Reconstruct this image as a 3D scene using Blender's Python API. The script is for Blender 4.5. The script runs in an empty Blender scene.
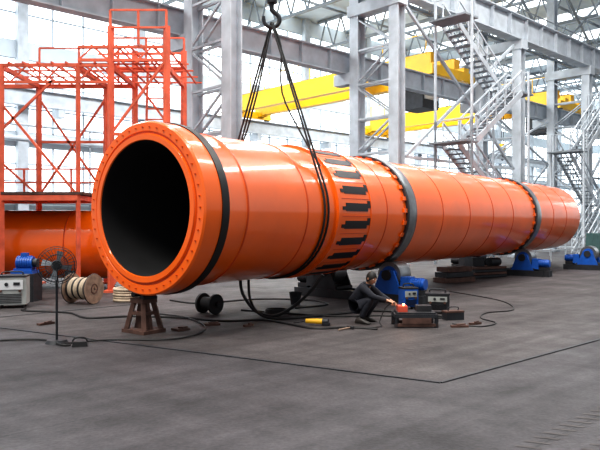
import bpy, bmesh, math, random
from mathutils import Vector, Matrix, Euler
random.seed(4)
sc = bpy.context.scene
sc.view_settings.view_transform = 'Standard'
try: sc.view_settings.look = 'Medium High Contrast'
except Exception: pass
sc.view_settings.exposure = 0.1

# ------------------------------------------------------------ materials
def mat(name, col, rough=0.5, metal=0.0, var=0.0, vscale=3.0, bump=0.0, coat=0.0, emit=0.0, stretch=None):
    m = bpy.data.materials.new(name); m.use_nodes = True
    nt = m.node_tree; b = nt.nodes['Principled BSDF']
    b.inputs['Base Color'].default_value = (*col, 1)
    b.inputs['Roughness'].default_value = rough
    b.inputs['Metallic'].default_value = metal
    b.inputs['Coat Weight'].default_value = coat
    b.inputs['Coat Roughness'].default_value = 0.08
    if emit > 0:
        b.inputs['Emission Color'].default_value = (*col, 1)
        b.inputs['Emission Strength'].default_value = emit
    if var > 0 or bump > 0:
        tc = nt.nodes.new('ShaderNodeTexCoord')
        mp = nt.nodes.new('ShaderNodeMapping')
        if stretch: mp.inputs['Scale'].default_value = stretch
        nz = nt.nodes.new('ShaderNodeTexNoise')
        nz.inputs['Scale'].default_value = vscale; nz.inputs['Detail'].default_value = 6
        nt.links.new(tc.outputs['Object'], mp.inputs['Vector'])
        nt.links.new(mp.outputs['Vector'], nz.inputs['Vector'])
        if var > 0:
            r = nt.nodes.new('ShaderNodeValToRGB')
            r.color_ramp.elements[0].position = 0.3; r.color_ramp.elements[1].position = 0.7
            r.color_ramp.elements[0].color = (*[c*(1-var) for c in col], 1)
            r.color_ramp.elements[1].color = (*[min(1, c*(1+var)) for c in col], 1)
            nt.links.new(nz.outputs['Fac'], r.inputs['Fac'])
            nt.links.new(r.outputs['Color'], b.inputs['Base Color'])
        if bump > 0:
            bp = nt.nodes.new('ShaderNodeBump'); bp.inputs['Strength'].default_value = bump
            bp.inputs['Distance'].default_value = 0.02
            nt.links.new(nz.outputs['Fac'], bp.inputs['Height'])
            nt.links.new(bp.outputs['Normal'], b.inputs['Normal'])
    return m

ORANGE = mat('kiln_orange', (0.90, 0.135, 0.002), 0.28, 0, 0.08, 1.2, 0.06, coat=0.6)
ORANGE_D = mat('weld_orange', (0.58, 0.06, 0.002), 0.4)
BLACK = mat('black_paint', (0.006, 0.006, 0.007), 0.45)
KILN_IN = mat('kiln_interior', (0.004, 0.004, 0.005), 0.9, 0, 0.3, 4)  # near-black, slightly mottled kiln interior
TYRE = mat('tyre_steel', (0.24, 0.25, 0.26), 0.28, 0.75, 0.25, 5)
TYRED = mat('tyre_side_steel', (0.06, 0.06, 0.065), 0.35, 0.5, 0.25, 5)
RED = mat('scaffold_red', (0.66, 0.125, 0.06), 0.6, 0, 0.25, 3)
RUST = mat('rusty_steel', (0.10, 0.052, 0.04), 0.75, 0.2, 0.4, 6)
DARKST = mat('dark_steel', (0.025, 0.027, 0.032), 0.55, 0.3, 0.3, 5)
GREYST = mat('column_paint', (0.45, 0.49, 0.53), 0.55, 0, 0.16, 2)
GREYD = mat('dark_paint_hazed', (0.21, 0.235, 0.26), 0.6, 0, 0.15, 2)  # dark steel paint, lightened to stand in for haze in the distance
YEL = mat('crane_yellow', (0.92, 0.52, 0.01), 0.45, 0, 0.08, 2)
BLUE = mat('machine_blue', (0.008, 0.085, 0.38), 0.4, 0, 0.15, 5)
BOXG = mat('machine_grey', (0.32, 0.34, 0.33), 0.5, 0, 0.15, 5)
GREENM = mat('machine_green', (0.04, 0.09, 0.09), 0.5, 0, 0.2, 3)
WOOD = mat('reel_wood', (0.26, 0.18, 0.13), 0.8, 0, 0.3, 8)
BEIGE = mat('beige_coil', (0.42, 0.34, 0.25), 0.7, 0, 0.2, 8)
RUBBER = mat('black_rubber', (0.010, 0.010, 0.011), 0.6)
WALL = mat('wall_panel', (0.52, 0.58, 0.62), 0.8, 0, 0.12, 0.6)
WALLD = mat('wall_dado', (0.32, 0.37, 0.40), 0.8, 0, 0.2, 0.8)
FRAME = mat('window_frame', (0.28, 0.33, 0.37), 0.6)
GLASS = mat('frosted_glass', (0.88, 0.94, 0.97), 0.3, 0, 0.0, 1.0, emit=1.9)
CLOTH = mat('dark_work_clothes', (0.010, 0.012, 0.020), 0.85, 0, 0.3, 20, 0.3)
SKIN = mat('skin', (0.42, 0.22, 0.14), 0.55)
HAIR = mat('black_hair', (0.01, 0.009, 0.008), 0.6)
EYEW = mat('eye_white', (0.7, 0.7, 0.68), 0.3)
LIP = mat('lips', (0.3, 0.11, 0.09), 0.5)
SHOE = mat('shoe_leather', (0.02, 0.017, 0.015), 0.5)
SPARK = mat('weld_spark', (1.0, 0.35, 0.10), 0.5, emit=9)
EMBER = mat('hot_metal', (0.30, 0.05, 0.03), 0.5, emit=0.25)
BRASS = mat('yellow_plastic', (0.80, 0.45, 0.02), 0.5)
WHITE = mat('white_paint', (0.65, 0.68, 0.70), 0.5)

# ------------------------------------------------------------ mesh builder
class MB:
    def __init__(s):
        s.v = []; s.f = []; s.m = []; s.mats = []
    def mi(s, m):
        if m not in s.mats: s.mats.append(m)
        return s.mats.index(m)
    def add(s, vs, fs, m):
        o = len(s.v); k = s.mi(m)
        s.v += [tuple(p) for p in vs]
        for f in fs:
            s.f.append(tuple(i+o for i in f)); s.m.append(k)
    def box(s, c, size, m, rz=0.0, taper=1.0):
        x, y, z = [a/2 for a in size]; cs, sn = math.cos(rz), math.sin(rz)
        vs = []
        for dz in (-z, z):
            t = taper if dz > 0 else 1.0
            for dx, dy in ((-x, -y), (x, -y), (x, y), (-x, y)):
                dx *= t; dy *= t
                vs.append((c[0]+dx*cs-dy*sn, c[1]+dx*sn+dy*cs, c[2]+dz))
        s.add(vs, [(3,2,1,0),(4,5,6,7),(0,1,5,4),(1,2,6,5),(2,3,7,6),(3,0,4,7)], m)
    def beam(s, p0, p1, w, h, m):
        p0 = Vector(p0); p1 = Vector(p1); d = (p1-p0).normalized()
        up = Vector((0,0,1))
        if abs(d.z) > 0.98: up = Vector((0.6856, -0.728, 0))
        a = d.cross(up).normalized(); b = a.cross(d).normalized()
        vs = []
        for p in (p0, p1):
            for i, j in ((-1,-1),(1,-1),(1,1),(-1,1)):
                vs.append(p + a*(i*w/2) + b*(j*h/2))
        s.add(vs, [(0,1,2,3),(7,6,5,4),(0,4,5,1),(1,5,6,2),(2,6,7,3),(3,7,4,0)], m)
    def ibeam(s, p0, p1, w, h, m, tf=0.04):
        p0 = Vector(p0); p1 = Vector(p1); d = (p1-p0).normalized()
        up = Vector((0,0,1)); a = d.cross(up).normalized(); b = a.cross(d).normalized()
        s.beam(p0, p1, tf, h, m)
        for k in (-1, 1):
            o = b*(k*(h/2)); s.beam(p0+o, p1+o, w, tf, m)
    def cyl(s, p0, p1, r0, m, r1=None, n=16, caps=True):
        if r1 is None: r1 = r0
        p0 = Vector(p0); p1 = Vector(p1); d = (p1-p0).normalized()
        up = Vector((0,0,1)) if abs(d.z) < 0.95 else Vector((1,0,0))
        a = d.cross(up).normalized(); b = a.cross(d).normalized()
        vs = []
        for p, r in ((p0, r0), (p1, r1)):
            for i in range(n):
                t = 2*math.pi*i/n
                vs.append(p + a*(r*math.cos(t)) + b*(r*math.sin(t)))
        fs = [(i, (i+1) % n, n+(i+1) % n, n+i) for i in range(n)]
        if caps: fs += [tuple(range(n-1, -1, -1)), tuple(range(n, 2*n))]
        s.add(vs, fs, m)
    def lathe(s, prof, o, ax, mats, n=64, ref=None):
        o = Vector(o); ax = Vector(ax).normalized()
        up = Vector((0,0,1)) if abs(ax.z) < 0.95 else Vector((1,0,0))
        a = ax.cross(up).normalized(); b = a.cross(ax).normalized()
        if not isinstance(mats, list): mats = [mats]*(len(prof)-1)
        for k in range(len(prof)-1):
            (t0, r0), (t1, r1) = prof[k], prof[k+1]
            vs = []
            for t, r in ((t0, r0), (t1, r1)):
                for i in range(n):
                    g = 2*math.pi*i/n
                    vs.append(o + ax*t + a*(r*math.cos(g)) + b*(r*math.sin(g)))
            s.add(vs, [(i, (i+1) % n, n+(i+1) % n, n+i) for i in range(n)], mats[k])
    def ring(s, c, ax, R, r, m, n=32, k=8):
        prof = [(r*math.sin(2*math.pi*i/k), R+r*math.cos(2*math.pi*i/k)) for i in range(k+1)]
        s.lathe(prof, c, ax, m, n)
    def tube(s, pts, r, m, n=8, smooth=4, closed=False):
        P = [Vector(p) for p in pts]
        if smooth > 1 and len(P) > 2:
            Q = []
            N = len(P)
            for i in range(N if closed else N-1):
                p0 = P[(i-1) % N] if closed or i > 0 else P[0]
                p1 = P[i]; p2 = P[(i+1) % N]
                p3 = P[(i+2) % N] if closed or i+2 < N else P[-1]
                for j in range(smooth):
                    t = j/smooth
                    Q.append(0.5*((2*p1)+(p2-p0)*t+(2*p0-5*p1+4*p2-p3)*t*t+(3*p1-p0-3*p2+p3)*t**3))
            if not closed: Q.append(P[-1])
            P = Q
        N = len(P); vs = []; prev = None
        rr = r if isinstance(r, (list, tuple)) else None
        for i, p in enumerate(P):
            if closed: d = (P[(i+1) % N]-P[i-1]).normalized()
            else: d = (P[min(i+1, N-1)]-P[max(i-1, 0)]).normalized()
            if prev is None:
                up = Vector((0,0,1)) if abs(d.z) < 0.9 else Vector((1,0,0))
                a = d.cross(up).normalized()
            else:
                a = (prev - d*prev.dot(d)).normalized()
            prev = a; b = d.cross(a)
            q = r if rr is None else rr[0]+(rr[1]-rr[0])*i/(N-1)
            for j in range(n):
                t = 2*math.pi*j/n
                vs.append(p + a*(q*math.cos(t)) + b*(q*math.sin(t)))
        fs = []
        for i in range(N if closed else N-1):
            i2 = (i+1) % N
            for j in range(n):
                fs.append((i*n+j, i*n+(j+1) % n, i2*n+(j+1) % n, i2*n+j))
        if not closed:
            fs += [tuple(range(n-1, -1, -1)), tuple(range((N-1)*n, N*n))]
        s.add(vs, fs, m)
    def ball(s, c, r, m, sc3=(1,1,1), nu=16, nv=10):
        vs = []; fs = []
        for j in range(nv+1):
            ph = math.pi*j/nv
            for i in range(nu):
                t = 2*math.pi*i/nu
                vs.append((c[0]+r*sc3[0]*math.sin(ph)*math.cos(t), c[1]+r*sc3[1]*math.sin(ph)*math.sin(t), c[2]+r*sc3[2]*math.cos(ph)))
        for j in range(nv):
            for i in range(nu):
                fs.append((j*nu+i, (j+1)*nu+i, (j+1)*nu+(i+1) % nu, j*nu+(i+1) % nu))
        s.add(vs, fs, m)
    def obj(s, name, parent=None, mtx=None, smooth=True):
        me = bpy.data.meshes.new(name)
        me.from_pydata(s.v, [], s.f)
        for m in s.mats: me.materials.append(m)
        for p, k in zip(me.polygons, s.m): p.material_index = k
        bm = bmesh.new(); bm.from_mesh(me)
        bmesh.ops.remove_doubles(bm, verts=bm.verts, dist=1e-5)
        bmesh.ops.recalc_face_normals(bm, faces=bm.faces)
        bm.to_mesh(me); bm.free()
        if smooth:
            for p in me.polygons: p.use_smooth = True
            me.set_sharp_from_angle(angle=math.radians(35))
        ob = bpy.data.objects.new(name, me); sc.collection.objects.link(ob)
        if mtx is not None: ob.matrix_world = mtx
        if parent is not None: ob.parent = parent
        return ob

# ------------------------------------------------------------ frames
U = Vector((0.728, 0.6856, 0)); V = Vector((-0.6856, 0.728, 0))
HA = math.atan2(U.y, U.x)
def H(s, w, z): 
    p = Vector((-2.98, 22.0, 0)) + U*s + V*w; return (p.x, p.y, z)
AX = Vector((0.603, 0.7978, 0)).normalized()
D = Vector((AX.y, -AX.x, 0))
K0 = Vector((-2.42, 10.35, 2.03))
def KP(t): return K0 + AX*t

# ------------------------------------------------------------ floor
def floor_mat(name, base, joint, off):
    m = bpy.data.materials.new(name); m.use_nodes = True
    nt = m.node_tree; b = nt.nodes['Principled BSDF']; L = nt.links.new
    tc = nt.nodes.new('ShaderNodeTexCoord')
    mp = nt.nodes.new('ShaderNodeMapping'); mp.inputs['Rotation'].default_value = (0, 0, -HA)
    mp.inputs['Location'].default_value = (off, 0.7, 0)
    L(tc.outputs['Object'], mp.inputs['Vector'])
    br = nt.nodes.new('ShaderNodeTexBrick'); br.offset = 0
    br.inputs['Scale'].default_value = 1.0
    br.inputs['Brick Width'].default_value = 60.0; br.inputs['Row Height'].default_value = 3.2
    br.inputs['Mortar Size'].default_value = 0.010; br.inputs['Mortar Smooth'].default_value = 0.6
    br.inputs['Color1'].default_value = (*base, 1)
    br.inputs['Color2'].default_value = (*[c*0.92 for c in base], 1)
    br.inputs['Mortar'].default_value = (*joint, 1)
    L(mp.outputs['Vector'], br.inputs['Vector'])
    n1 = nt.nodes.new('ShaderNodeTexNoise'); n1.inputs['Scale'].default_value = 0.7; n1.inputs['Detail'].default_value = 10; n1.inputs['Roughness'].default_value = 0.7
    L(tc.outputs['Object'], n1.inputs['Vector'])
    def stretch(ang, sx, sy, sca):
        # rotate first, then squash along the travel direction
        r_ = nt.nodes.new('ShaderNodeMapping'); r_.inputs['Rotation'].default_value = (0, 0, ang)
        L(tc.outputs['Object'], r_.inputs['Vector'])
        mp2 = nt.nodes.new('ShaderNodeMapping'); mp2.inputs['Scale'].default_value = (sx, sy, 1)
        L(r_.outputs['Vector'], mp2.inputs['Vector'])
        n2 = nt.nodes.new('ShaderNodeTexNoise'); n2.inputs['Scale'].default_value = sca; n2.inputs['Detail'].default_value = 7
        L(mp2.outputs['Vector'], n2.inputs['Vector']); return n2
    n2 = stretch(-HA, .07, 2.2, 1.6); n4 = stretch(-HA+1.4, .12, 3.0, 1.3)
    n3 = nt.nodes.new('ShaderNodeTexNoise'); n3.inputs['Scale'].default_value = 26; n3.inputs['Detail'].default_value = 5
    L(tc.outputs['Object'], n3.inputs['Vector'])
    def mr(n, a, c, lo=.3, hi=.7):
        q = nt.nodes.new('ShaderNodeMapRange'); q.inputs['From Min'].default_value = lo; q.inputs['From Max'].default_value = hi
        q.inputs['To Min'].default_value = a; q.inputs['To Max'].default_value = c
        L(n.outputs['Fac'], q.inputs['Value']); return q.outputs['Result']
    def mul(a, c):
        q = nt.nodes.new('ShaderNodeMath'); q.operation = 'MULTIPLY'; L(a, q.inputs[0]); L(c, q.inputs[1]); return q.outputs[0]
    f = mul(mul(mul(mr(n1, 0.6, 1.4), mr(n2, 0.62, 1.3)), mr(n3, 0.75, 1.25)), mr(n4, 0.85, 1.15))
    vm = nt.nodes.new('ShaderNodeVectorMath'); vm.operation = 'SCALE'
    L(br.outputs['Color'], vm.inputs[0]); L(f, vm.inputs['Scale'])
    L(vm.outputs[0], b.inputs['Base Color'])
    L(mr(n1, 0.78, 0.55), b.inputs['Roughness'])
    b.inputs['Specular IOR Level'].default_value = 0.35
    bp = nt.nodes.new('ShaderNodeBump'); bp.inputs['Strength'].default_value = 0.35; bp.inputs['Distance'].default_value = 0.01
    L(n3.outputs['Fac'], bp.inputs['Height']); L(bp.outputs['Normal'], b.inputs['Normal'])
    return m
FL = floor_mat('concrete_floor', (0.046, 0.042, 0.046), (0.022, 0.021, 0.023), 0.0)
FL2 = floor_mat('worn_steel_floor', (0.056, 0.049, 0.050), (0.028, 0.026, 0.027), 1.5)
b = MB(); b.add([(-60,-12,0),(110,-12,0),(110,130,0),(-60,130,0)], [(0,1,2,3)], FL); b.obj('floor')
A0 = Vector((-12, 15.05)); A1 = Vector((1.58, 7.31)); A2 = Vector((24, 27.3)); A3 = A0 + (A2-A1)
b = MB()
b.add([(p.x, p.y, 0.003) for p in (A0, A1, A2, A3)], [(0,1,2,3)], FL2); b.obj('floor_inset')
b = MB()
b.beam((A0.x, A0.y, 0.006), (A1.x, A1.y, 0.006), 0.05, 0.012, DARKST)
b.beam((A1.x, A1.y, 0.006), (A2.x, A2.y, 0.006), 0.05, 0.012, DARKST)
b.obj('floor_rail')
b = MB(); b.beam((-7.5, 10.7, 0.006), (-3.6, 14.4, 0.006), 0.04, 0.008, DARKST); b.obj('floor_rail')
TRK = mat('tyre_marks', (0.075, 0.066, 0.066), 0.8, 0, .3, 3)
b = MB()
for k, off in enumerate((1.7, 2.1, 3.3, 3.7, -1.4, -1.8, -3.1, -3.5)):
    p = Vector((A1.x, A1.y, 0.0035)) - V*off
    for i in range(150):
        q = p + U*((-9 if off > 0 else 1.0) + i*.16); g = Vector((U.y, -U.x, 0))
        a = q - g*.09; c = q + g*.09 + U*.08
        b.add([a, a+U*.04, c+U*.04, c], [(0,1,2,3)], TRK)
b.obj('tyre_track')

# ------------------------------------------------------------ far wall with windows
S0, S1, W1 = -14.0, 76.0, 20.0
rows = [(3.2, 6.2), (7.0, 11.2), (12.2, 17.0)]
sp = [(0, 3.2), (6.2, 7.0), (11.2, 12.2), (17.0, 18.2)]
b = MB()
for z0, z1 in sp:
    b.box(H((S0+S1)/2, W1+0.15, (z0+z1)/2), (S1-S0, 0.3, z1-z0), WALLD if z0 == 0 else WALL, HA)
s = S0
while s <= S1:
    b.box(H(s, W1-0.1, 9.1), (0.6, 0.5, 18.2), GREYST, HA); s += 7.5
b.obj('wall_back')
for i, (z0, z1) in enumerate(rows):
    b = MB()
    b.box(H((S0+S1)/2, W1+0.2, (z0+z1)/2), (S1-S0, 0.04, z1-z0), GLASS, HA)
    s = S0
    while s <= S1:
        b.box(H(s, W1+0.1, (z0+z1)/2), (0.08, 0.1, z1-z0), FRAME, HA); s += 1.875
    for q in range(4):
        b.box(H((S0+S1)/2, W1+0.1, z0+(z1-z0)*q/3), (S1-S0, 0.1, 0.07), FRAME, HA)
    b.obj('window_%d' % (i+1))
b = MB()
for z0, z1 in sp:
    b.box(H(S1+0.15, 6, (z0+z1)/2), (0.3, 28, z1-z0), WALLD if z0 == 0 else WALL, HA)
b.obj('wall_end')
b = MB()
for z0, z1 in rows:
    b.box(H(S1+0.2, 6, (z0+z1)/2), (0.04, 28, z1-z0), GLASS, HA)
    for k in range(15): b.box(H(S1+0.1, -8+k*2, (z0+z1)/2), (0.1, 0.1, z1-z0), FRAME, HA)
    for k in range(4): b.box(H(S1+0.1, 6, z0+(z1-z0)*k/3), (0.1, 28, 0.1), FRAME, HA)
b.obj('window_4')
b = MB()
s = S0
while s < S1:
    b.box(H(s+1.6, W1/2, 18.3), (3.2, W1+1, 0.15), WALL, HA)
    b.box(H(s+4.6, W1/2, 18.3), (2.8, W1+1, 0.08), GLASS, HA); s += 6
b.obj('ceiling')
b = MB()
s = S0+1; kk = 0
while s < S1:
    for z in (15.9, 18.1): b.beam(H(s, 0.2, z), H(s, W1-.5, z), 0.18, 0.18, GREYD)
    for k in range(12):
        w0 = .2+k*1.6; b.beam(H(s, w0, 15.9), H(s, w0+.8, 18.1), 0.09, 0.09, GREYD)
        b.beam(H(s, w0+.8, 18.1), H(s, w0+1.6, 15.9), 0.09, 0.09, GREYD)
    s += 7.5
for w_ in (4, 8, 12, 16): b.beam(H(S0, w_, 17.9), H(S1, w_, 17.9), .12, .16, GREYD)
b.obj('roof_truss')
# pipes along the far wall
b = MB()
for z, r in ((6.6, .16), (7.4, .09), (3.0, .12)): b.cyl(H(S0, W1-.3, z), H(S1-1, W1-.3, z), r, GREYST, n=12)
s = S0+1
while s < S1-1: b.beam(H(s, W1-.3, 2.8), H(s, W1-.3, 7.5), .08, .08, GREYD); s += 6
b.obj('service_pipes')

# ------------------------------------------------------------ lattice columns
def column(s):
    b = MB()
    for w, top in ((-1.1, 11.2), (1.1, 18.0)):
        c = H(s, w, top/2)
        b.box(c, (0.42, 0.03, top), GREYST, HA)
        for k in (-1, 1):
            p = Vector(c) + U*(0.22*k)
            b.box(p, (0.04, 0.5, top), GREYST, HA)
        b.box(H(s, w, 0.06), (0.8, 0.8, 0.12), GREYST, HA)
    z = 0.3; k = 0
    while z < 10.8:
        for o in (-0.18, 0.18):
            b.beam(H(s+o, -1.1, z), H(s+o, 1.1, z), 0.08, 0.08, GREYST)
            a, c = (-1.1, 1.1) if k % 2 == 0 else (1.1, -1.1)
            b.beam(H(s+o, a, z), H(s+o, c, z+1.5), 0.07, 0.07, GREYST)
        z += 1.5; k += 1
    b.box(H(s, 0, 11.1), (0.6, 2.9, 0.5), GREYST, HA)
    b.box(H(s, 1.75, 8.2), (0.5, 1.1, 0.5), GREYST, HA)
    return b.obj('steel_column')
COLS = [-9.5, 0, 8.6, 18.8, 27.2, 35.5, 44, 52.5]
for s in COLS: column(s)
b = MB(); b.ibeam(H(-14, -1.1, 11.95), H(60, -1.1, 11.95), 0.6, 1.2, GREYST, 0.06)
s = -13
while s < 60:
    b.box(H(s, -1.1, 11.95), (0.04, 0.5, 1.15), GREYST, HA); s += 1.7
b.beam(H(-14, -1.1, 12.62), H(60, -1.1, 12.62), 0.1, 0.12, DARKST)
for w_ in (-.3, .9): b.beam(H(-14, w_, 12.1), H(60, w_, 12.1), .12, .14, GREYD)
s = -14
while s < 59:
    b.beam(H(s, -.3, 12.1), H(s+1.2, .9, 12.1), .07, .07, GREYD); b.beam(H(s+1.2, .9, 12.1), H(s+2.4, -.3, 12.1), .07, .07, GREYD); s += 2.4
b.obj('crane_runway_beam')
b = MB(); b.ibeam(H(-14, 1.75, 8.9), H(60, 1.75, 8.9), 0.45, 0.9, GREYST, 0.05)
s = -13
while s < 60:
    b.box(H(s, 1.75, 8.9), (0.04, 0.4, 0.85), GREYST, HA); s += 1.7
b.obj('crane_runway_beam')
b = MB(); b.ibeam(H(-14, W1-0.7, 8.9), H(70, W1-0.7, 8.9), 0.45, 0.9, GREYST, 0.05)
s = -12
while s < 70:
    b.box(H(s, W1-0.4, 8.2), (0.4, 1.0, 0.5), GREYST, HA); s += 7.5
b.obj('crane_runway_beam')
b = MB()
for z in (13.4, 12.9): b.beam(H(-14, -0.6, z), H(60, -0.6, z), 0.05, 0.05, GREYD)
s = -14
while s <= 60:
    b.beam(H(s, -0.6, 12.5), H(s, -0.6, 13.4), 0.05, 0.05, GREYD); s += 2
b.box(H(23, -0.5, 12.56), (74, 0.8, 0.05), GREYD, HA)
b.obj('walkway_railing')
def brace(sa, sb, z0, z1, w=0, r=0.12, m=None):
    m = m or GREYST
    b = MB()
    b.beam(H(sa+.25, w, z0), H(sb-.25, w, z1), r, r, m)
    b.beam(H(sb-.25, w, z0), H(sa+.25, w, z1), r, r, m)
    b.beam(H(sa+.25, w, z0), H(sb-.25, w, z0), r, r, m)
    b.obj('cross_brace')
brace(8.9, 18.5, 4.6, 11.0, -1.1); brace(8.9, 18.5, 0.6, 4.6, 1.1, .1, GREYD); brace(27.5, 35.2, 4.6, 11, -1.1)
brace(27.5, 35.2, 0.6, 4.6, -1.1); brace(19.1, 26.9, 5.5, 8.2, 1.1, .1); brace(35.8, 43.7, 3, 8, 1.1, .1, GREYD)
brace(8.9, 18.5, 12.8, 17.8, 1.1, .12, GREYD); brace(19.1, 26.9, 12.8, 17.8, 1.1, .12, GREYD); brace(27.5, 35.2, 12.8, 17.8, 1.1, .12, GREYD)
brace(.3, 8.3, 12.8, 17.8, 1.1, .12, GREYD); brace(19.1, 26.9, .6, 5.5, 1.1, .1, GREYD); brace(44.3, 52.2, .6, 11, 1.1, .12, GREYD)

# ------------------------------------------------------------ overhead cranes
def ocrane(s, tw):
    b = MB()
    for o in (-1.1, 1.1):
        b.box(H(s+o, 10.5, 10.3), (0.5, 16.6, 1.1), YEL, HA)
        b.beam(H(s+o, 2.4, 10.9), H(s+o, 18.8, 10.9), 0.09, 0.09, DARKST)
        b.box(H(s+o, 2.0, 9.95), (0.5, 0.8, 0.6), YEL, HA); b.box(H(s+o, 19.1, 9.95), (0.5, 0.8, 0.6), YEL, HA)
    for w in (1.75, W1-0.7):
        b.box(H(s, w, 9.75), (4.2, 0.35, 0.5), YEL, HA)
        for o in (-1.8, 1.8):
            b.cyl(H(s+o, w-.12, 9.58), H(s+o, w+.12, 9.58), 0.2, DARKST)
    b.box(H(s, tw, 11.15), (2.6, 1.8, 0.25), DARKST, HA)
    b.cyl(H(s-.8, tw, 11.6), H(s+.8, tw, 11.6), 0.35, GREYD)
    b.box(H(s+.6, tw+.6, 11.55), (0.7, 0.5, 0.6), YEL, HA)
    for o in (-.15, .15): b.cyl(H(s+o, tw, 11.4), H(s+o, tw, 7.6), 0.025, DARKST, n=6)
    b.box(H(s, tw, 7.4), (0.5, 0.3, 0.6), YEL, HA)
    b.tube([H(s, tw, 7.1), H(s, tw, 6.9), H(s+.15, tw, 6.7), H(s, tw, 6.5), H(s-.15, tw, 6.65)], 0.05, DARKST)
    for o in (-1.5,):
        b.beam(H(s+o, 2.4, 11.8), H(s+o, 18.6, 11.8), 0.04, 0.04, YEL)
        for k in range(12): b.beam(H(s+o, 2.4+k*1.47, 10.7), H(s+o, 2.4+k*1.47, 11.8), 0.04, 0.04, YEL)
    b.box(H(s+.4, 4.2, 8.95), (1.5, 1.5, 1.5), DARKST, HA); b.box(H(s+.4, 3.42, 9.1), (1.2, .05, .8), WHITE, HA)
    b.obj('overhead_crane')
ocrane(17.0, 8.5); ocrane(31.5, 7)

# ------------------------------------------------------------ stair towers
def stairs(s, w, fl, n=3, rise=2.9):
    b = MB()
    for k in range(n):
        a, c = (s, s+fl) if k % 2 == 0 else (s+fl, s)
        z0, z1 = k*rise, (k+1)*rise; wk = w + (0.0 if k % 2 == 0 else 0.9)
        for o in (-0.4, 0.4):
            b.beam(H(a, wk+o, z0+.1), H(c, wk+o, z1), 0.05, 0.25, GREYST)
            b.beam(H(a, wk+o, z0+1.1), H(c, wk+o, z1+1.0), 0.06, 0.06, GREYST)
            b.beam(H(a, wk+o, z0+.6), H(c, wk+o, z1+.5), 0.04, 0.04, GREYST)
            for j in range(6):
                t = j/5; ss = a+(c-a)*t; zz = z0+(z1-z0)*t
                b.beam(H(ss, wk+o, zz), H(ss, wk+o, zz+1.0), 0.05, 0.05, GREYST)
        for j in range(1, 14):
            t = j/14; b.box(H(a+(c-a)*t, wk, z0+(z1-z0)*t), (0.26, 0.8, 0.04), GREYD, HA)
        e = c + (0.5 if c > a else -0.5)
        b.box(H(e, w+.45, z1), (1.0, 1.8, 0.08), GREYD, HA)
        for o in (-.45, 1.35):
            b.beam(H(e, w+o, 0), H(e, w+o, z1+1.0), 0.09, 0.09, GREYST)
        b.beam(H(e, w-.45, z1+1), H(e, w+1.35, z1+1), 0.05, 0.05, GREYST)
    b.obj('staircase')
stairs(11.2, -2.9, 3.8, 4, 2.6); stairs(22.0, -2.9, 3.6, 3, 2.8); stairs(29.0, -2.9, 3.8, 4, 2.6)

# ------------------------------------------------------------ kiln
L = 21.3
R = 1.29
k = MB()
F0 = -0.12
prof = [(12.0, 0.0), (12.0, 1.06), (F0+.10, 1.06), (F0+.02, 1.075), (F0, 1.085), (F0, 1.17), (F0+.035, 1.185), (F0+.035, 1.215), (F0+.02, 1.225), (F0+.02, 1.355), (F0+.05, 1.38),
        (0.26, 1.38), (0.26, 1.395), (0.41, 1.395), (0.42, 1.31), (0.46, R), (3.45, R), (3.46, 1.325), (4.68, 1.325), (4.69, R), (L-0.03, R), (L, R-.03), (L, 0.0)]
ms = [KILN_IN, KILN_IN, KILN_IN] + [ORANGE]*3 + [ORANGE_D] + [ORANGE]*4 + [BLACK, BLACK, BLACK] + [ORANGE]*8
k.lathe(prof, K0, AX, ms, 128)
Z = Vector((0,0,1))
def KR(t, r, a): return KP(t) + D*(r*math.cos(a)) + Z*(r*math.sin(a))
for i in range(48):      # flange bolts
    a = 2*math.pi*i/48
    k.cyl(KR(F0+.02, 1.285, a), KR(F0-.004, 1.285, a), 0.012, ORANGE_D, n=6)
for t in (0.95, 2.55, 5.4, 8.2, 9.9, 11.6, 13.3, 17.6, 19.3):      # weld seams
    k.lathe([(t-.02, R), (t-.009, R+.011), (t+.009, R+.011), (t+.02, R)], K0, AX, ORANGE_D, 96)
def patch(t0, t1, a0, a1, r0, r1, m):
    N = 3; vs = []
    for j in range(N+1):
        a = a0+(a1-a0)*j/N
        vs += [KR(t0, r0, a), KR(t0, r1, a), KR(t1, r1, a), KR(t1, r0, a)]
    fs = []
    for j in range(N):
        o = j*4; q = o+4
        fs += [(o+1, q+1, q+2, o+2), (o, q, q+1, o+1), (o+2, q+2, q+3, o+3)]
    fs += [(0,1,2,3), (N*4+3, N*4+2, N*4+1, N*4)]
    k.add(vs, fs, m)
NS = 24
for i in range(NS):      # tooth slots of the girth gear seat
    a = 2*math.pi*i/NS; da = 2*math.pi/NS
    patch(3.74, 4.54, a, a+da*0.46, 1.32, 1.334, BLACK)
    patch(3.62, 3.74, a+da*.06, a+da*0.26, 1.32, 1.336, BLACK)
    patch(4.54, 4.64, a+da*.2, a+da*0.62, 1.32, 1.336, BLACK)
    patch(3.62, 4.64, a+da*.70, a+da*0.73, 1.32, 1.330, ORANGE_D)
k.lathe([(3.46, 1.326), (3.46, 1.345), (3.54, 1.345), (3.54, 1.326)], K0, AX, ORANGE, 96)
k.lathe([(4.66, 1.326), (4.66, 1.34), (4.70, 1.34), (4.70, 1.28)], K0, AX, ORANGE, 96)
for t, w in ((6.25, 0.42), (15.45, 0.5)):    # riding rings
    k.lathe([(t, R), (t, 1.35), (t+.05, 1.36), (t+w-.05, 1.36), (t+w, 1.35), (t+w, R)], K0, AX, [TYRED, TYRED, TYRE, TYRED, TYRED], 96)
    for i in range(30):
        a = 2*math.pi*i/30
        patch(t-.14, t, a, a+.07, R-.01, R+.035, ORANGE)
k.obj('rotary_kiln')

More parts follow.
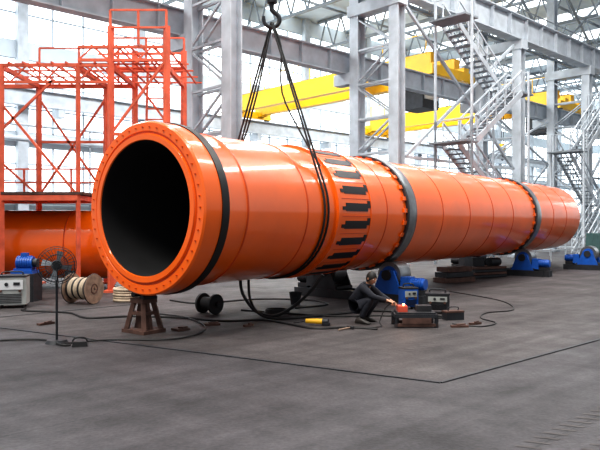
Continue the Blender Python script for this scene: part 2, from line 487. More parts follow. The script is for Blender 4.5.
# ------------------------------------------------------------ roller supports
def roller_support(P, full=False):
    b = MB()
    M = Matrix(((D.x, AX.x, 0, P.x), (D.y, AX.y, 0, P.y), (0, 0, 1, 0), (0, 0, 0, 1)))
    b.box((0, 0.32, .1), (3.2, 0.16, .2), DARKST); b.box((0, -.32, .1), (3.2, 0.16, .2), DARKST)
    for x in (-1.45, -.45, .45, 1.45): b.box((x, 0, .09), (.12, .5, .14), DARKST)
    for sx in (-1, 1):
        x = sx*.88
        BB = BLUE if (sx > 0 or full) else DARKST  # left-side parts get a dark colour in place of shadow
        for y in (-.33, .33):     # cheek plates
            b.add([(x-.38, y-.03, .2), (x+.38, y-.03, .2), (x+.16, y-.03, .72), (x-.16, y-.03, .72),
                   (x-.38, y+.03, .2), (x+.38, y+.03, .2), (x+.16, y+.03, .72), (x-.16, y+.03, .72)],
                  [(0,1,2,3), (7,6,5,4), (0,4,5,1), (1,5,6,2), (2,6,7,3), (3,7,4,0)], BB)
            b.cyl((x, y-.07, .62), (x, y+.07, .62), .12, DARKST, n=20)
        b.cyl((x, -.25, .62), (x, .25, .62), .295, TYRE, n=36)
        b.cyl((x, -.26, .62), (x, .26, .62), .2, BB, n=28)
        b.box((x, 0, .24), (.8, .66, .06), DARKST)
        b.box((x+sx*.42, -.15, .42), (.24, .34, .34), BB, 0, .85)
        b.cyl((x+sx*.52, -.15, .44), (x+sx*.86, -.15, .44), .12, BB, n=20)
        for q in range(5): b.cyl((x+sx*(.56+q*.055), -.15, .44), (x+sx*(.575+q*.055), -.15, .44), .14, BB, n=20)
        b.box((x+sx*.68, -.15, .25), (.3, .25, .12), DARKST)
        b.box((x+sx*.66, -.15, .1), (.45, .4, .2), DARKST)
    b.obj('roller_support', mtx=M)
roller_support(KP(6.46)); roller_support(KP(15.7)); roller_support(Vector((11.9, 24.6, 0)), True)

# front trestle
b = MB()
c = KP(0.2) - D*0.35; ct = 2.03 - math.sqrt(1.395**2-.35**2) - .01
M = Matrix(((D.x, AX.x, 0, c.x), (D.y, AX.y, 0, c.y), (0, 0, 1, 0), (0, 0, 0, 1)))
b.box((0, 0, .03), (.56, .46, .06), RUST)
for x in (-1, 1):
    for y in (-1, 1):
        b.beam((x*.22, y*.18, .05), (x*.1, y*.1, ct-.12), .07, .07, RUST)
b.box((0, 0, .32), (.36, .3, .05), RUST)
b.add([(-.2,-.03,.06),(.2,-.03,.06),(.1,-.03,ct-.14),(-.1,-.03,ct-.14),(-.2,.03,.06),(.2,.03,.06),(.1,.03,ct-.14),(-.1,.03,ct-.14)],
      [(0,1,2,3),(7,6,5,4),(0,4,5,1),(1,5,6,2),(2,6,7,3),(3,7,4,0)], RUST)
b.box((0, 0, ct-.14), (.32, .3, .08), RUST)
b.cyl((-.1, -.14, ct-.04), (-.1, .14, ct-.04), .05, DARKST); b.cyl((.12, -.14, ct-.09), (.12, .14, ct-.09), .05, DARKST)
b.obj('support_trestle', mtx=M)

# ------------------------------------------------------------ sling + hook
hk = KP(3.1); hz = 5.75
b = MB()
for dt in (-.06, .06):
    rr = 1.315; Dz = hz-2.03; ph = math.acos(rr/Dz)
    pts = []
    nseg = 40
    for i in range(nseg+1):
        a = math.pi/2 - ph - (2*math.pi-2*ph)*i/nseg
        pts.append(KP(3.1+dt) + D*(rr*math.cos(a)) + Z*(rr*math.sin(a)))
    top = Vector((hk.x, hk.y, hz)) + AX*dt*.4
    n = 10
    pre = [top.lerp(pts[0], i/n) for i in range(n)]
    post = [pts[-1].lerp(top, (i+1)/n) for i in range(n)]
    b.tube(pre+pts+post, 0.02, RUBBER, n=8, smooth=1)
b.tube([(hk.x, hk.y, hz), (hk.x-.25, hk.y, hz-1.2), (hk.x-.5, hk.y+.1, hz-2.1), KR(2.75, 1.33, 2.0)], .018, RUBBER)
b.tube([(hk.x, hk.y, hz), (hk.x+.18, hk.y-.1, hz-.5), (hk.x+.2, hk.y-.1, hz-1.4), KR(3.3, 1.6, 1.2), KR(3.3, 1.33, .7)], .018, RUBBER)
b.obj('lifting_sling')
b = MB()
hx, hy = hk.x, hk.y
b.tube([(hx, hy, hz+.42), (hx, hy, hz+.25), (hx+.13, hy, hz+.12), (hx+.13, hy, hz-.02), (hx, hy, hz-.1), (hx-.14, hy, hz-.02), (hx-.17, hy, hz+.12)], [.05, .035], DARKST, n=12)
b.cyl((hx, hy, hz+.38), (hx, hy, hz+.5), .1, DARKST)
b.box((hx, hy, hz+.72), (.36, .2, .46), DARKST, .3)
for o in (-.09, .09): b.cyl((hx+o-.03, hy-.14, hz+.78), (hx+o+.03, hy+.14, hz+.78), .2, DARKST, n=24)
for ox in (-.16, .16):
    for oy in (-.08, .08): b.cyl((hx+ox, hy+oy, hz+.8), (hx+ox, hy+oy, 13.5), .014, DARKST, n=6)
b.obj('crane_hook')

# ------------------------------------------------------------ second kiln section (left, behind)
b = MB()
b.lathe([(0, .75), (0, .98), (.08, .98), (.08, .95), (7.6, .95), (7.6, .98), (7.68, .98), (7.68, .75), (7.3, .75), (7.3, 0)], (-12.4, 18.25, 1.2), (1, 0, 0), ORANGE, 64)
for t in (2.0, 4.2, 6.1): b.lathe([(t-.02, .95), (t, .962), (t+.02, .95)], (-12.4, 18.25, 1.2), (1, 0, 0), ORANGE_D, 64)
for x in (-10.5, -8.6, -6.2):
    b.box((x, 18.25, .1), (.3, 1.6, .2), DARKST)
    for y in (-.6, .6): b.box((x, 18.25+y, .3), (.3, .25, .4), DARKST)
b.obj('kiln_shell_section')

# ------------------------------------------------------------ red steel scaffold
b = MB()
XS = [-7.75, -5.75, -4.9, -3.45]; YF, YB = 16.85, 19.3
for x in XS:
    top = 6.9 if x > -5.5 else 5.9
    for y in (YF, YB):
        w_ = .13 if x != -5.75 or y == YB else .09
        b.beam((x, y, 0), (x, y, top), w_, w_, RED)
        b.box((x, y, .03), (.3, .3, .06), RED)
b.beam((-11, YF, 0), (-11, YF, 5.9), .13, .13, RED); b.beam((-11, YB, 0), (-11, YB, 5.9), .13, .13, RED)
def hb(x0, x1, z, w=.1, h=.15, ys=(YF, YB)):
    for y in ys: b.beam((x0, y, z), (x1, y, z), w, h, RED)
def lattice(x0, x1, z0, z1, y, n):
    for z in (z0, z1): b.beam((x0, y, z), (x1, y, z), .06, .07, RED)
    for i in range(n):
        a = x0+(x1-x0)*i/n; c = x0+(x1-x0)*(i+1)/n; m_ = (a+c)/2
        b.beam((a, y, z0), (m_, y, z1), .035, .035, RED); b.beam((m_, y, z1), (c, y, z0), .035, .035, RED)
lattice(-11, -4.9, 5.45, 5.88, YF, 7); hb(-11, -4.9, 5.85, .1, .12, (YB,))
lattice(-5.75, -3.45, 6.02, 6.36, YF, 3); hb(-5.75, -3.45, 6.33, .1, .12, (YB,))
hb(-11, -5.75, 2.45, .12, .14); hb(-4.9, -3.45, 4.1, .07, .08); hb(-7.75, -4.9, 4.2, .06, .07, (YB,))
for x in XS:
    for z in (2.45, 5.85): b.beam((x, YF, z), (x, YB, z), .09, .12, RED)
b.box((-8.3, 18.08, 2.57), (5.4, 2.6, .07), RUST)
for i in range(14): b.box((-7.9+i*.37, 18.08, 5.95), (.04, 2.6, .04), RED)       # open grating deck
for i in range(4): b.box((-5.4, 16.95+i*.75, 5.94), (5.0, .04, .04), RED)
for i in range(7): b.box((-5.4+i*.32, 18.08, 6.4), (.04, 2.5, .04), RED)
for i in range(4): b.box((-4.45, 16.95+i*.75, 6.39), (2.1, .04, .04), RED)
def rail(x0, x1, z, y, hgt=1.05):
    for dz in (.5, 1.0): b.beam((x0, y, z+dz*hgt), (x1, y, z+dz*hgt), .045, .045, RED)
    n = max(2, int(abs(x1-x0)/1.2))
    for i in range(n+1):
        x = x0+(x1-x0)*i/n; b.beam((x, y, z), (x, y, z+hgt), .05, .05, RED)
rail(-4.9, -3.45, 6.4, YF-.05, .9); rail(-5.7, -3.45, 6.4, YB+.05, .9); rail(-7.75, -5.4, 5.95, YB+.05)
rail(-11, -5.4, 2.6, YB+.02, .8)
def dg(x0, z0, x1, z1, y, w=.06): b.beam((x0, y, z0), (x1, y, z1), w, w, RED)
dg(-7.75, 4.9, -5.75, 2.5, YF); dg(-7.75, 2.6, -5.75, 5.5, YB); dg(-5.75, 2.6, -7.75, 5.5, YB)
dg(-11, 5.5, -7.75, 2.6, YB); dg(-7.75, 4.2, -6.4, 5.5, YF)
dg(-4.9, 4.1, -3.45, 6.05, YF); dg(-4.9, 6.05, -3.45, 4.1, YB); dg(-4.9, 2.5, -3.45, 4.1, YB); dg(-4.9, .1, -3.45, 2.4, YF)
for x in (-4.3, -3.8): b.beam((x, 18.0, 2.5), (x, 18.4, 6.4), .05, .05, RED)
for i in range(13): b.beam((-4.3, 18.0+.03*i, 2.6+i*.3), (-3.8, 18.0+.03*i, 2.6+i*.3), .035, .035, RED)
b.obj('steel_scaffold')

# ------------------------------------------------------------ small objects left
b = MB()
fx, fy, fz = -3.65, 9.75, 1.17
b.cyl((fx, fy, 0), (fx, fy, .05), .17, DARKST, .14, 28)
b.cyl((fx, fy, .05), (fx, fy, fz-.05), .018, DARKST, n=10)
fa = Vector((0.35, -0.93, 0.0)).normalized(); fc = Vector((fx, fy, fz)) + fa*.1
b.cyl(Vector((fx, fy, fz)) - fa*.12, fc, .07, DARKST, n=18)
for o, r in ((0, .28), (.06, .25), (-.06, .25), (.085, .16), (.09, .07), (-.08, .16)): b.ring(fc+fa*o, fa, r, .005, DARKST, 40, 5)
sx = fa.cross(Z).normalized()
for i in range(30):
    a = 2*math.pi*i/30; e = sx*math.cos(a)+Z*math.sin(a)
    b.tube([fc+fa*.09+e*.05, fc+fa*.07+e*.2, fc+e*.28, fc-fa*.07+e*.2, fc-fa*.08+e*.07], .0028, DARKST, 4, 2)
for i in range(4):
    a = math.pi/2*i; e = sx*math.cos(a)+Z*math.sin(a); g = sx*math.cos(a+.9)+Z*math.sin(a+.9)
    b.add([fc+e*.04, fc+e*.22+fa*.02, fc+(e+g)*.12-fa*.03, fc+g*.05-fa*.01], [(0,1,2,3)], GREYD)
b.cyl(fc-fa*.03, fc+fa*.03, .045, DARKST)
b.obj('pedestal_fan')

def welder(name, x, y, rz, w, d, h, body):
    b = MB(); M = Matrix.Translation((x, y, 0)) @ Matrix.Rotation(rz, 4, 'Z')
    b.box((0, 0, .08+h/2), (w, d, h), body)
    b.box((0, 0, .08+h+.015), (w*1.04, d*1.04, .03), DARKST)
    b.box((0, -d/2-.008, .08+h*.72), (w*.8, .015, h*.34), WHITE if body is BOXG else BOXG)
    b.cyl((-.12*w, -d/2-.03, .08+h*.74), (-.12*w, -d/2, .08+h*.74), .06*w, DARKST, n=16)
    b.box((.2*w, -d/2-.02, .08+h*.76), (.2*w, .02, .1*h), DARKST)
    for i in range(6): b.box((0, -d/2-.006, .08+h*(.08+.06*i)), (w*.7, .012, .02*h), DARKST)
    for sx in (-1, 1):
        b.cyl((sx*.3*w, -d/2-.04, .08+h*.5), (sx*.3*w, -d/2, .08+h*.5), .025, RUST, n=10)
        for sy in (-1, 1): b.cyl((sx*w*.38-.02, sy*d*.38, .06), (sx*w*.38+.02, sy*d*.38, .06), .06, RUBBER, n=14)
    b.tube([(-w*.3, 0, .08+h), (-w*.3, 0, .17+h), (w*.3, 0, .17+h), (w*.3, 0, .08+h)], .014, DARKST, 8, 4)
    b.obj(name, mtx=M)
welder('welding_machine', -6.15, 13.9, .25, .62, .5, .58, BOXG)
b = MB()
mx, my = -6.35, 15.0
b.box((mx, my, .32), (.6, .5, .64), DARKST); b.box((mx, my, .67), (.5, .4, .08), BLUE)
b.cyl((mx-.16, my, .88), (mx+.2, my, .88), .15, BLUE, n=24)
for i in range(6): b.cyl((mx-.14+i*.055, my, .88), (mx-.125+i*.055, my, .88), .17, BLUE, n=24)
b.cyl((mx+.2, my, .88), (mx+.3, my, .88), .1, DARKST, n=20); b.box((mx, my, 1.06), (.14, .14, .1), BLUE)
b.box((mx, my, .73), (.4, .3, .06), BLUE)
b.obj('electric_motor')
b = MB()
c0 = Vector((-4.85, 14.5, .34)); ra = Vector((.93, -.36, 0)).normalized()
for o in (-.3, .3):
    b.lathe([(-.02, .03), (-.02, .33), (.02, .33), (.02, .03)], c0+ra*o, ra, WOOD, 36)
    b.ring(c0+ra*o, ra, .33, .012, DARKST, 36, 6)
    b.ring(c0+ra*o, ra, .1, .03, RUST, 24, 6)
b.cyl(c0-ra*.3, c0+ra*.3, .15, WOOD, n=24)
for i in range(11): b.ring(c0+ra*(-.26+i*.052), ra, .22, .028, BEIGE if i % 3 else RUBBER, 32, 6)
b.obj('cable_reel')
b = MB()
c0 = Vector((-3.95, 14.9, .2))
for i in range(5): b.ring(c0+Vector((0, 0, -.15+i*.06)), (0, 0, 1), .3-.01*(i % 2), .035, BEIGE, 32, 7)
b.obj('rope_coil')
b = MB()
c0 = Vector((-1.8, 12.9, .2)); ra = Vector((.8, -.6, 0))
b.lathe([(-.2, .05), (-.2, .2), (-.15, .2), (-.14, .13), (.14, .13), (.15, .2), (.2, .2), (.2, .05), (-.2, .05)], c0, ra, RUBBER, 32)
b.cyl(c0-ra*.26, c0+ra*.26, .04, DARKST, n=14)
b.obj('pulley_drum')
b = MB()
b.tube([(-1.15, 12.5, .76), (-1.1, 12.45, .45), (-.85, 12.4, .12), (-.5, 12.35, .03), (-.15, 12.3, .2), (.2, 12.2, .52), (.42, 12.1, .84)], .03, RUBBER)
b.tube([(-1.0, 12.6, .7), (-.95, 12.5, .3), (-.7, 12.2, .05), (-.2, 12.1, .03), (.6, 12.6, .03), (1.4, 13.1, .03), (1.9, 13.05, .03)], .025, RUBBER)
b.obj('hanging_hose')
b = MB()
b.tube([(-5.7, 13.5, .02), (-5.6, 13.2, .02), (-4.6, 12.9, .02), (-4.0, 12.2, .02), (-3.2, 12.4, .02), (-2.2, 12.2, .02), (-1.4, 11.8, .02), (-.6, 11.9, .02), (.2, 11.0, .02), (.8, 11.1, .02), (1.3, 10.9, .02)], .02, RUBBER, 6, 6)
b.tube([(-4.9, 9.6, .02), (-4.4, 9.9, .02), (-3.9, 9.9, .02), (-3.5, 9.5, .02), (-3.35, 9.5, .02)], .015, RUBBER, 6, 6)
b.tube([(-3.5, 9.5, .03), (-2.9, 9.9, .02), (-1.9, 10.0, .02), (-1.6, 11.0, .02), (-2.2, 12.3, .02), (-3.3, 13.0, .02)], .014, RUBBER, 6, 6)
b.tube([(2.4, 12.6, .02), (2.9, 12.3, .02), (2.3, 12.2, .02), (1.6, 12.5, .02), (.7, 12.4, .02), (-.3, 12.8, .02), (-1.2, 13.3, .02)], .018, RUBBER, 6, 6)
b.tube([(2.7, 11.5, .015), (3.1, 11.2, .015), (3.5, 11.6, .015), (3.4, 12.2, .015), (3.7, 12.9, .015), (4.4, 13.4, .015), (4.6, 15, .015), (3.9, 17, .015)], .012, RUBBER, 6, 6)
b.tube([(-.1, 13.6, .02), (.6, 14.2, .02), (.2, 15, .02), (-1, 15.2, .02), (-2.2, 14.4, .02), (-3, 15, .02)], .02, RUBBER, 6, 6)
b.obj('floor_cable')
b = MB()
P = []
for i in range(60):
    a = i*.42; P.append((-.45+.26*math.cos(a)*(1-.003*i), 12.75+.2*math.sin(a), .02+.0016*i))
b.tube(P, .016, RUBBER, 6, 1); b.obj('coiled_hose')
b = MB()
b.box((-3.22, 9.5, .035), (.22, .14, .07), RUBBER, .3, .85); b.tube([(-3.32, 9.47, .07), (-3.28, 9.48, .12), (-3.16, 9.52, .12), (-3.12, 9.53, .07)], .012, RUBBER)
b.obj('power_socket_box')
b = MB()
M = Matrix.Translation((.3, 11.4, .075)) @ Matrix.Rotation(-.25, 4, 'Z')
b.cyl((-.2, 0, 0), (.1, 0, 0), .04, BRASS, .05, 16); b.cyl((.1, 0, 0), (.2, 0, 0), .06, DARKST, .05, 16)
b.cyl((.16, 0, -.06), (.16, 0, -.02), .075, DARKST, n=24); b.tube([(.12, .05, 0), (.14, .12, .01), (.14, .2, .0)], .02, BRASS)
b.tube([(-.22, 0, 0), (-.32, .02, -.03), (-.45, .1, -.06)], .01, RUBBER)
b.obj('angle_grinder', mtx=M)
b = MB()
for (x, y, sx, sy, r) in ((-1.55, 11.4, .3, .08, .2), (-2.0, 10.9, .25, .2, .8), (2.75, 11.2, .3, .08, .1), (3.1, 11.5, .25, .06, .5), (-4.5, 11.5, .3, .1, 1.0), (-.9, 11.3, .2, .06, .9)):
    b.box((x, y, .02), (sx, sy, .04), RUST, r); b.box((x+.03, y+.02, .05), (sx*.6, sy*.5, .02), RUST, r+.4)
b.obj('scrap_metal')
b = MB()   # tool box
M = Matrix.Translation((2.85, 12.1, 0)) @ Matrix.Rotation(.3, 4, 'Z')
b.box((0, 0, .07), (.36, .18, .14), DARKST); b.box((0, 0, .155), (.37, .19, .03), RUST); b.tube([(-.1, 0, .17), (-.1, 0, .23), (.1, 0, .23), (.1, 0, .17)], .01, DARKST, 6, 3)
b.obj('toolbox', mtx=M)
b = MB()   # hammer
M = Matrix.Translation((.75, 10.9, .03)) @ Matrix.Rotation(.8, 4, 'Z')
b.cyl((-.16, 0, -.005), (.14, 0, 0), .014, WOOD, n=8); b.box((.15, 0, 0), (.04, .13, .045), DARKST)
b.obj('hammer', mtx=M)
b = MB()   # bucket
b.lathe([(.01, 0), (.01, .1), (.28, .14), (.28, .135), (.02, .095), (.02, 0)], (-.1, 14.3, 0), (0, 0, 1), DARKST, 24)
b.tube([(-.24, 14.3, .28), (-.2, 14.3, .2), (-.1, 14.16, .17), (0, 14.3, .2), (.04, 14.3, .28)], .006, DARKST, 6, 3)
b.obj('bucket')

# ------------------------------------------------------------ workpiece with weld
b = MB()
wx, wy = 2.0, 11.35
for (dx, dy) in ((-.34, -.2), (.34, -.2), (.34, .2), (-.34, .2)):
    b.beam((wx+dx, wy+dy, 0), (wx+dx, wy+dy, .2), .05, .05, DARKST)
for dy in (-.2, .2): b.beam((wx-.36, wy+dy, .2), (wx+.36, wy+dy, .2), .06, .06, DARKST); b.beam((wx-.36, wy+dy, .05), (wx+.36, wy+dy, .05), .05, .05, RUST)
for dx in (-.34, 0, .34): b.beam((wx+dx, wy-.22, .2), (wx+dx, wy+.22, .2), .06, .06, DARKST)
b.box((wx, wy, .245), (.66, .4, .03), DARKST); b.box((wx-.22, wy, .31), (.16, .24, .1), EMBER); b.box((wx+.16, wy+.05, .31), (.26, .2, .1), DARKST)
b.box((wx+.0, wy-.23, .12), (.5, .015, .1), RUST)
b.ball((wx-.2, wy-.05, .38), .022, SPARK)
b.obj('steel_workpiece')
pl = bpy.data.lights.new('weld_glow', 'POINT'); pl.energy = 2.5; pl.color = (1, .45, .2); pl.shadow_soft_size = .05
po = bpy.data.objects.new('weld_glow', pl); po.location = (wx-.2, wy-.15, .48); sc.collection.objects.link(po)
welder('welding_machine', 2.75, 13.0, -.2, .46, .4, .30, DARKST)
welder('welding_machine', 2.25, 13.5, .2, .32, .3, .36, BLUE)

# ------------------------------------------------------------ machinery on the right
def machine(x, y, rz, L_, col, name='machine_tool'):
    b = MB(); M = Matrix.Translation((x, y, 0)) @ Matrix.Rotation(rz, 4, 'Z')
    b.box((0, 0, .25), (L_, .7, .5), DARKST, 0, .96); b.box((0, 0, .58), (L_*.95, .5, .16), col)
    b.box((-L_*.38, 0, .95), (L_*.22, .7, .75), col, 0, .92)
    b.cyl((-L_*.27, 0, .98), (-L_*.18, 0, .98), .22, GREYD, n=24)
    b.box((L_*.1, 0, .74), (.4, .75, .2), DARKST); b.box((L_*.1, -.1, .92), (.2, .2, .2), GREYD)
    b.box((L_*.4, 0, .85), (.3, .35, .4), col); b.cyl((L_*.25, 0, .98), (L_*.4, 0, .98), .06, GREYD, n=14)
    b.cyl((-L_*.38, -.36, .95), (-L_*.38, -.42, .95), .1, DARKST, n=18)
    b.ring((L_*.1, -.42, .72), (0, 1, 0), .11, .012, GREYD, 24, 6)
    b.obj(name, mtx=M)
machine(14.6, 31.0, .75, 3.0, GREENM); machine(13.9, 28.2, .3, 2.4, GREENM)
machine(18.5, 34.5, .75, 3.2, GREENM)
b = MB()
for i in range(4): b.box((6.0+.03*i, 21.6, .06+i*.09), (1.6-.1*i, .8, .07), (DARKST, RUST)[i % 2], .5)
b.box((5.8, 21.6, .5), (.5, .4, .3), DARKST, .5); b.cyl((6.3, 21.7, .5), (6.7, 21.95, .5), .14, DARKST, n=18)
b.obj('steel_plate_stack')
b = MB()
for i in range(3): b.box((4.7, 19.8, .08+i*.16), (1.3-.15*i, .5, .14), (RUST, DARKST)[i % 2], .6)
b.obj('steel_plate_stack')
b = MB()
s = 10.0
while s <= 44:
    b.beam(H(s, -4.2, 0), H(s, -4.2, 1.1), .05, .05, GREYST); s += 1.5
for z in (.55, 1.1): b.beam(H(10, -4.2, z), H(44, -4.2, z), .05, .05, GREYST)
b.obj('guard_railing')
for s in (4.2, 25.0):
    b = MB()
    b.box(H(s, 2.6, .95), (1.4, .5, 1.8), BOXG, HA)
    for o in (-.35, .35):
        b.box(H(s+o, 2.33, .98), (.64, .03, 1.65), WHITE, HA); b.box(H(s+o+.22, 2.30, 1.0), (.03, .03, .2), DARKST, HA)
    b.box(H(s, 2.6, .03), (1.45, .52, .06), DARKST, HA)
    b.obj('electrical_cabinet')

# ------------------------------------------------------------ crouching worker
root = bpy.data.objects.new('crouching_worker', None); sc.collection.objects.link(root)
ang = math.radians(-24)
RM = Matrix.Translation((1.10, 11.74, 0)) @ Matrix.Rotation(ang, 4, 'Z')
root.matrix_world = RM
def attach(ob): ob.parent = root; ob.matrix_parent_inverse = Matrix.Identity(4)
vj = {'pelvis': (-.12, 0, .27, .165, .145), 'waist': (-.07, 0, .40, .165, .145), 'chest': (.03, 0, .55, .18, .145), 'neckb': (.10, 0, .68, .095, .09), 'neck': (.125, 0, .715, .06, .06),
      'shL': (.09, .17, .655, .08, .08), 'elL': (.31, .20, .49, .056, .056), 'wrL': (.52, .13, .405, .04, .04),
      'shR': (.09, -.17, .655, .08, .08), 'elR': (.31, -.23, .50, .056, .056), 'wrR': (.53, -.14, .44, .04, .04),
      'hpL': (-.08, .10, .27, .115, .115), 'knL': (.28, .19, .46, .08, .08), 'anL': (.06, .15, .10, .055, .055), 'clL': (.13, .16, .27, .075, .075),
      'hpR': (-.08, -.10, .27, .115, .115), 'knR': (.28, -.19, .46, .08, .08), 'anR': (.06, -.15, .10, .055, .055), 'clR': (.13, -.16, .27, .075, .075)}
names = list(vj)
edges = [('pelvis','waist'),('waist','chest'),('chest','neckb'),('neckb','neck'),('chest','shL'),('shL','elL'),('elL','wrL'),('chest','shR'),('shR','elR'),('elR','wrR'),
         ('pelvis','hpL'),('hpL','knL'),('knL','clL'),('clL','anL'),('pelvis','hpR'),('hpR','knR'),('knR','clR'),('clR','anR')]
me = bpy.data.meshes.new('clothed_body')
me.from_pydata([vj[n][:3] for n in names], [(names.index(a), names.index(c)) for a, c in edges], [])
me.materials.append(CLOTH)
body = bpy.data.objects.new('clothed_body', me); sc.collection.objects.link(body); attach(body)
sk = body.modifiers.new('Skin', 'SKIN'); sk.use_smooth_shade = True
sub = body.modifiers.new('Sub', 'SUBSURF'); sub.levels = 2; sub.render_levels = 2
for i, n in enumerate(names):
    me.skin_vertices[0].data[i].radius = vj[n][3:5]
    me.skin_vertices[0].data[i].use_root = (n == 'pelvis')
def head():
    b = MB(); nu, nv = 28, 20; vs = []; fs = []
    for j in range(nv+1):
        ph = math.pi*j/nv
        for i in range(nu):
            t = 2*math.pi*i/nu
            x = math.sin(ph)*math.cos(t); y = math.sin(ph)*math.sin(t); z = math.cos(ph)
            px, py, pz = x*.098, y*.078, z*.118
            if z < 0:
                kf = 1 + .28*z; py *= kf
                if x < 0: px *= (1+.45*z)
                else: px *= (1+.06*z)
            if x > .6: px *= .97
            if x > 0:
                px += .026*math.exp(-((y/.13)**2) - ((z+.18)/.16)**2)
                px += .010*math.exp(-((y/.10)**2) - ((z-.02)/.15)**2)
                px -= .010*(math.exp(-(((abs(y)-.36)/.16)**2) - ((z-.05)/.12)**2))
                px += .006*math.exp(-((y/.5)**2) - ((z-.24)/.1)**2)
                px += .007*math.exp(-((y/.25)**2) - ((z+.5)/.07)**2)
                px += .008*math.exp(-((y/.25)**2) - ((z+.82)/.12)**2)
            vs.append((px, py, pz))
    for j in range(nv):
        for i in range(nu): fs.append((j*nu+i, (j+1)*nu+i, (j+1)*nu+(i+1) % nu, j*nu+(i+1) % nu))
    b.add(vs, fs, SKIN)
    for sy in (-1, 1):
        b.ball((.078, sy*.029, .008), .013, EYEW, nu=12, nv=8); b.ball((.088, sy*.029, .006), .0065, HAIR, nu=10, nv=6)
        b.tube([(.086, sy*.014, .027), (.089, sy*.03, .031), (.076, sy*.047, .026)], .004, HAIR, 6, 3)
        b.ball((-.004, sy*.079, -.006), .024, SKIN, (.75, .3, 1.2), 12, 8)
        b.ring((-.004, sy*.084, -.004), (0.1, 1, 0), .016, .004, SKIN, 16, 6)
    b.ball((.088, 0, -.058), .012, LIP, (.5, 1.9, .5), 14, 8)
    b.cyl((-.02, 0, -.05), (-.045, 0, -.17), .052, SKIN, .058, 20)
    return b
HMx = Matrix.Translation((.20, 0, .81)) @ Matrix.Rotation(math.radians(-25), 4, 'Z') @ Matrix.Rotation(math.radians(18), 4, 'Y')
h = head().obj('head'); h.parent = root; h.matrix_local = HMx
b = MB(); nu, nv = 28, 12; vs = []; fs = []
for j in range(nv+1):
    for i in range(nu):
        t = 2*math.pi*i/nu
        lim = .38+.42*(.5-.5*math.cos(t))
        lim += .06*math.sin(t)**2
        ph = math.pi*lim*j/nv
        rn = 1+.03*math.sin(9*t+j)*math.sin(j)
        vs.append(((math.sin(ph)*math.cos(t)*.105-.002)*rn, math.sin(ph)*math.sin(t)*.086*rn, math.cos(ph)*.128*rn))
for j in range(nv):
    for i in range(nu): fs.append((j*nu+i, (j+1)*nu+i, (j+1)*nu+(i+1) % nu, j*nu+(i+1) % nu))
b.add(vs, fs, HAIR); hh = b.obj('hair'); hh.parent = root; hh.matrix_local = HMx
b = MB(); b.ring((.118, 0, .705), (.35, 0, .94), .066, .018, CLOTH, 24, 8); c = b.obj('collar'); attach(c)
def hand(name, wr, fwd, up, side, curl):
    b = MB(); w = Vector(wr); f = Vector(fwd).normalized(); u = Vector(up); u = (u-f*u.dot(f)).normalized(); sd = u.cross(f).normalized()*side
    b.tube([w-f*.03, w+f*.02], .027, SKIN, 12, 1)
    vs = []
    for t, wd, th in ((0, .024, .018), (.03, .036, .017), (.07, .042, .014), (.088, .040, .011)):
        for i in range(12):
            a = 2*math.pi*i/12; vs.append(w+f*t+sd*(wd*math.cos(a))+u*(th*math.sin(a)))
    fs = [(j*12+i, j*12+(i+1) % 12, (j+1)*12+(i+1) % 12, (j+1)*12+i) for j in range(3) for i in range(12)] + [tuple(range(11, -1, -1)), tuple(range(36, 48))]
    b.add(vs, fs, SKIN)
    for q, (off, ln) in enumerate(((.031, .068), (.011, .078), (-.010, .072), (-.030, .056))):
        p = w+f*.082+sd*off; pts = [p]; a = 0
        for seg, cc in ((.45, curl*.8), (.32, curl*1.3), (.23, curl)):
            a += cc; p = p + (f*math.cos(a)-u*math.sin(a))*ln*seg; pts.append(p)
        b.tube(pts, [.0095, .0075], SKIN, 8, 3)
    p = w+f*.025+sd*.03
    b.tube([p, p+f*.025+sd*.022-u*.01, p+f*.055+sd*.02-u*.028, p+f*.07+sd*.008-u*.04], [.012, .008], SKIN, 8, 3)
    o = b.obj(name); attach(o)
hand('hand_right', vj['wrR'][:3], (.9, .15, -.25), (.2, 0, 1), 1, .75)
hand('hand_left', vj['wrL'][:3], (.9, -.1, -.35), (.2, 0, 1), -1, .5)
b = MB()
for sy in (-1, 1):
    y = sy*.15; vs = []
    for (x, wd, hh_) in ((-.05, .035, .085), (-.02, .043, .11), (.06, .045, .11), (.12, .05, .085), (.18, .05, .06), (.23, .035, .04)):
        for i in range(12):
            a = 2*math.pi*i/12
            vs.append((x, y+sy*.02*(x/.2)+wd*math.cos(a), max(0.0, hh_/2+hh_/2*math.sin(a)*1.1) if math.sin(a) > -.5 else 0.0))
    fs = [(j*12+i, j*12+(i+1) % 12, (j+1)*12+(i+1) % 12, (j+1)*12+i) for j in range(5) for i in range(12)] + [tuple(range(11, -1, -1)), tuple(range(60, 72))]
    b.add(vs, fs, SHOE)
o = b.obj('shoes'); attach(o)
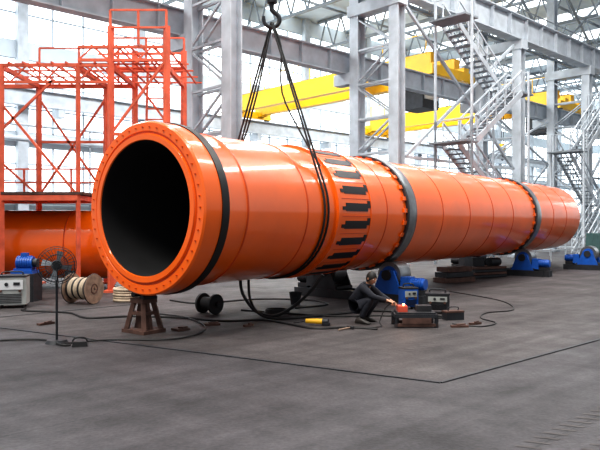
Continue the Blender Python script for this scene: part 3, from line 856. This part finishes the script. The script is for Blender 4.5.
b = MB()
b.cyl((.585, -.135, .39), (.67, -.12, .405), .013, RUBBER, n=10); b.cyl((.67, -.12, .405), (.78, -.06, .39), .004, DARKST, n=6)
b.tube([(.585, -.135, .39), (.5, -.16, .3), (.42, -.22, .08), (.5, -.4, .02), (.3, -.6, .02)], .01, RUBBER)
o = b.obj('electrode_holder'); attach(o)

# ------------------------------------------------------------ lights
w = bpy.data.worlds.new('World'); sc.world = w; w.use_nodes = True
w.node_tree.nodes['Background'].inputs['Color'].default_value = (0.92, 0.95, 1.0, 1)
w.node_tree.nodes['Background'].inputs['Strength'].default_value = 0.5
sl = bpy.data.lights.new('daylight', 'SUN'); sl.energy = 2.5; sl.angle = math.radians(24); sl.color = (1, .96, .88)
so = bpy.data.objects.new('daylight', sl); sc.collection.objects.link(so)
so.rotation_euler = Vector((.34, .42, -.85)).to_track_quat('-Z', 'Y').to_euler(); so.location = (0, -5, 15)
for i, wv in enumerate((-5.5, -13.0)):  # strip lamps added overhead to put streak highlights on the kiln
    al = bpy.data.lights.new('overhead_fill', 'AREA'); al.shape = 'RECTANGLE'; al.size = 34; al.size_y = 1.0; al.energy = 2300; al.color = (1, .98, .95)
    ao = bpy.data.objects.new('overhead_fill', al); sc.collection.objects.link(ao)
    ao.location = H(4, wv, 15.5); ao.rotation_euler = (0, 0, HA)
al = bpy.data.lights.new('overhead_fill', 'AREA'); al.shape = 'RECTANGLE'; al.size = 60; al.size_y = 5; al.energy = 10000; al.color = (.95, .98, 1)  # lamp added under the far roof to brighten the background
ao = bpy.data.objects.new('overhead_fill', al); sc.collection.objects.link(ao)
ao.location = H(20, 10, 15.7); ao.rotation_euler = (0, 0, HA)

# ------------------------------------------------------------ camera
cam = bpy.data.cameras.new('camera'); co = bpy.data.objects.new('camera', cam); sc.collection.objects.link(co)
cam.sensor_width = 36; cam.lens = 36*650/600
co.location = (0, 0, 1.8); co.rotation_euler = (math.radians(90-0.18), 0, 0)
cam.clip_end = 400
sc.camera = co
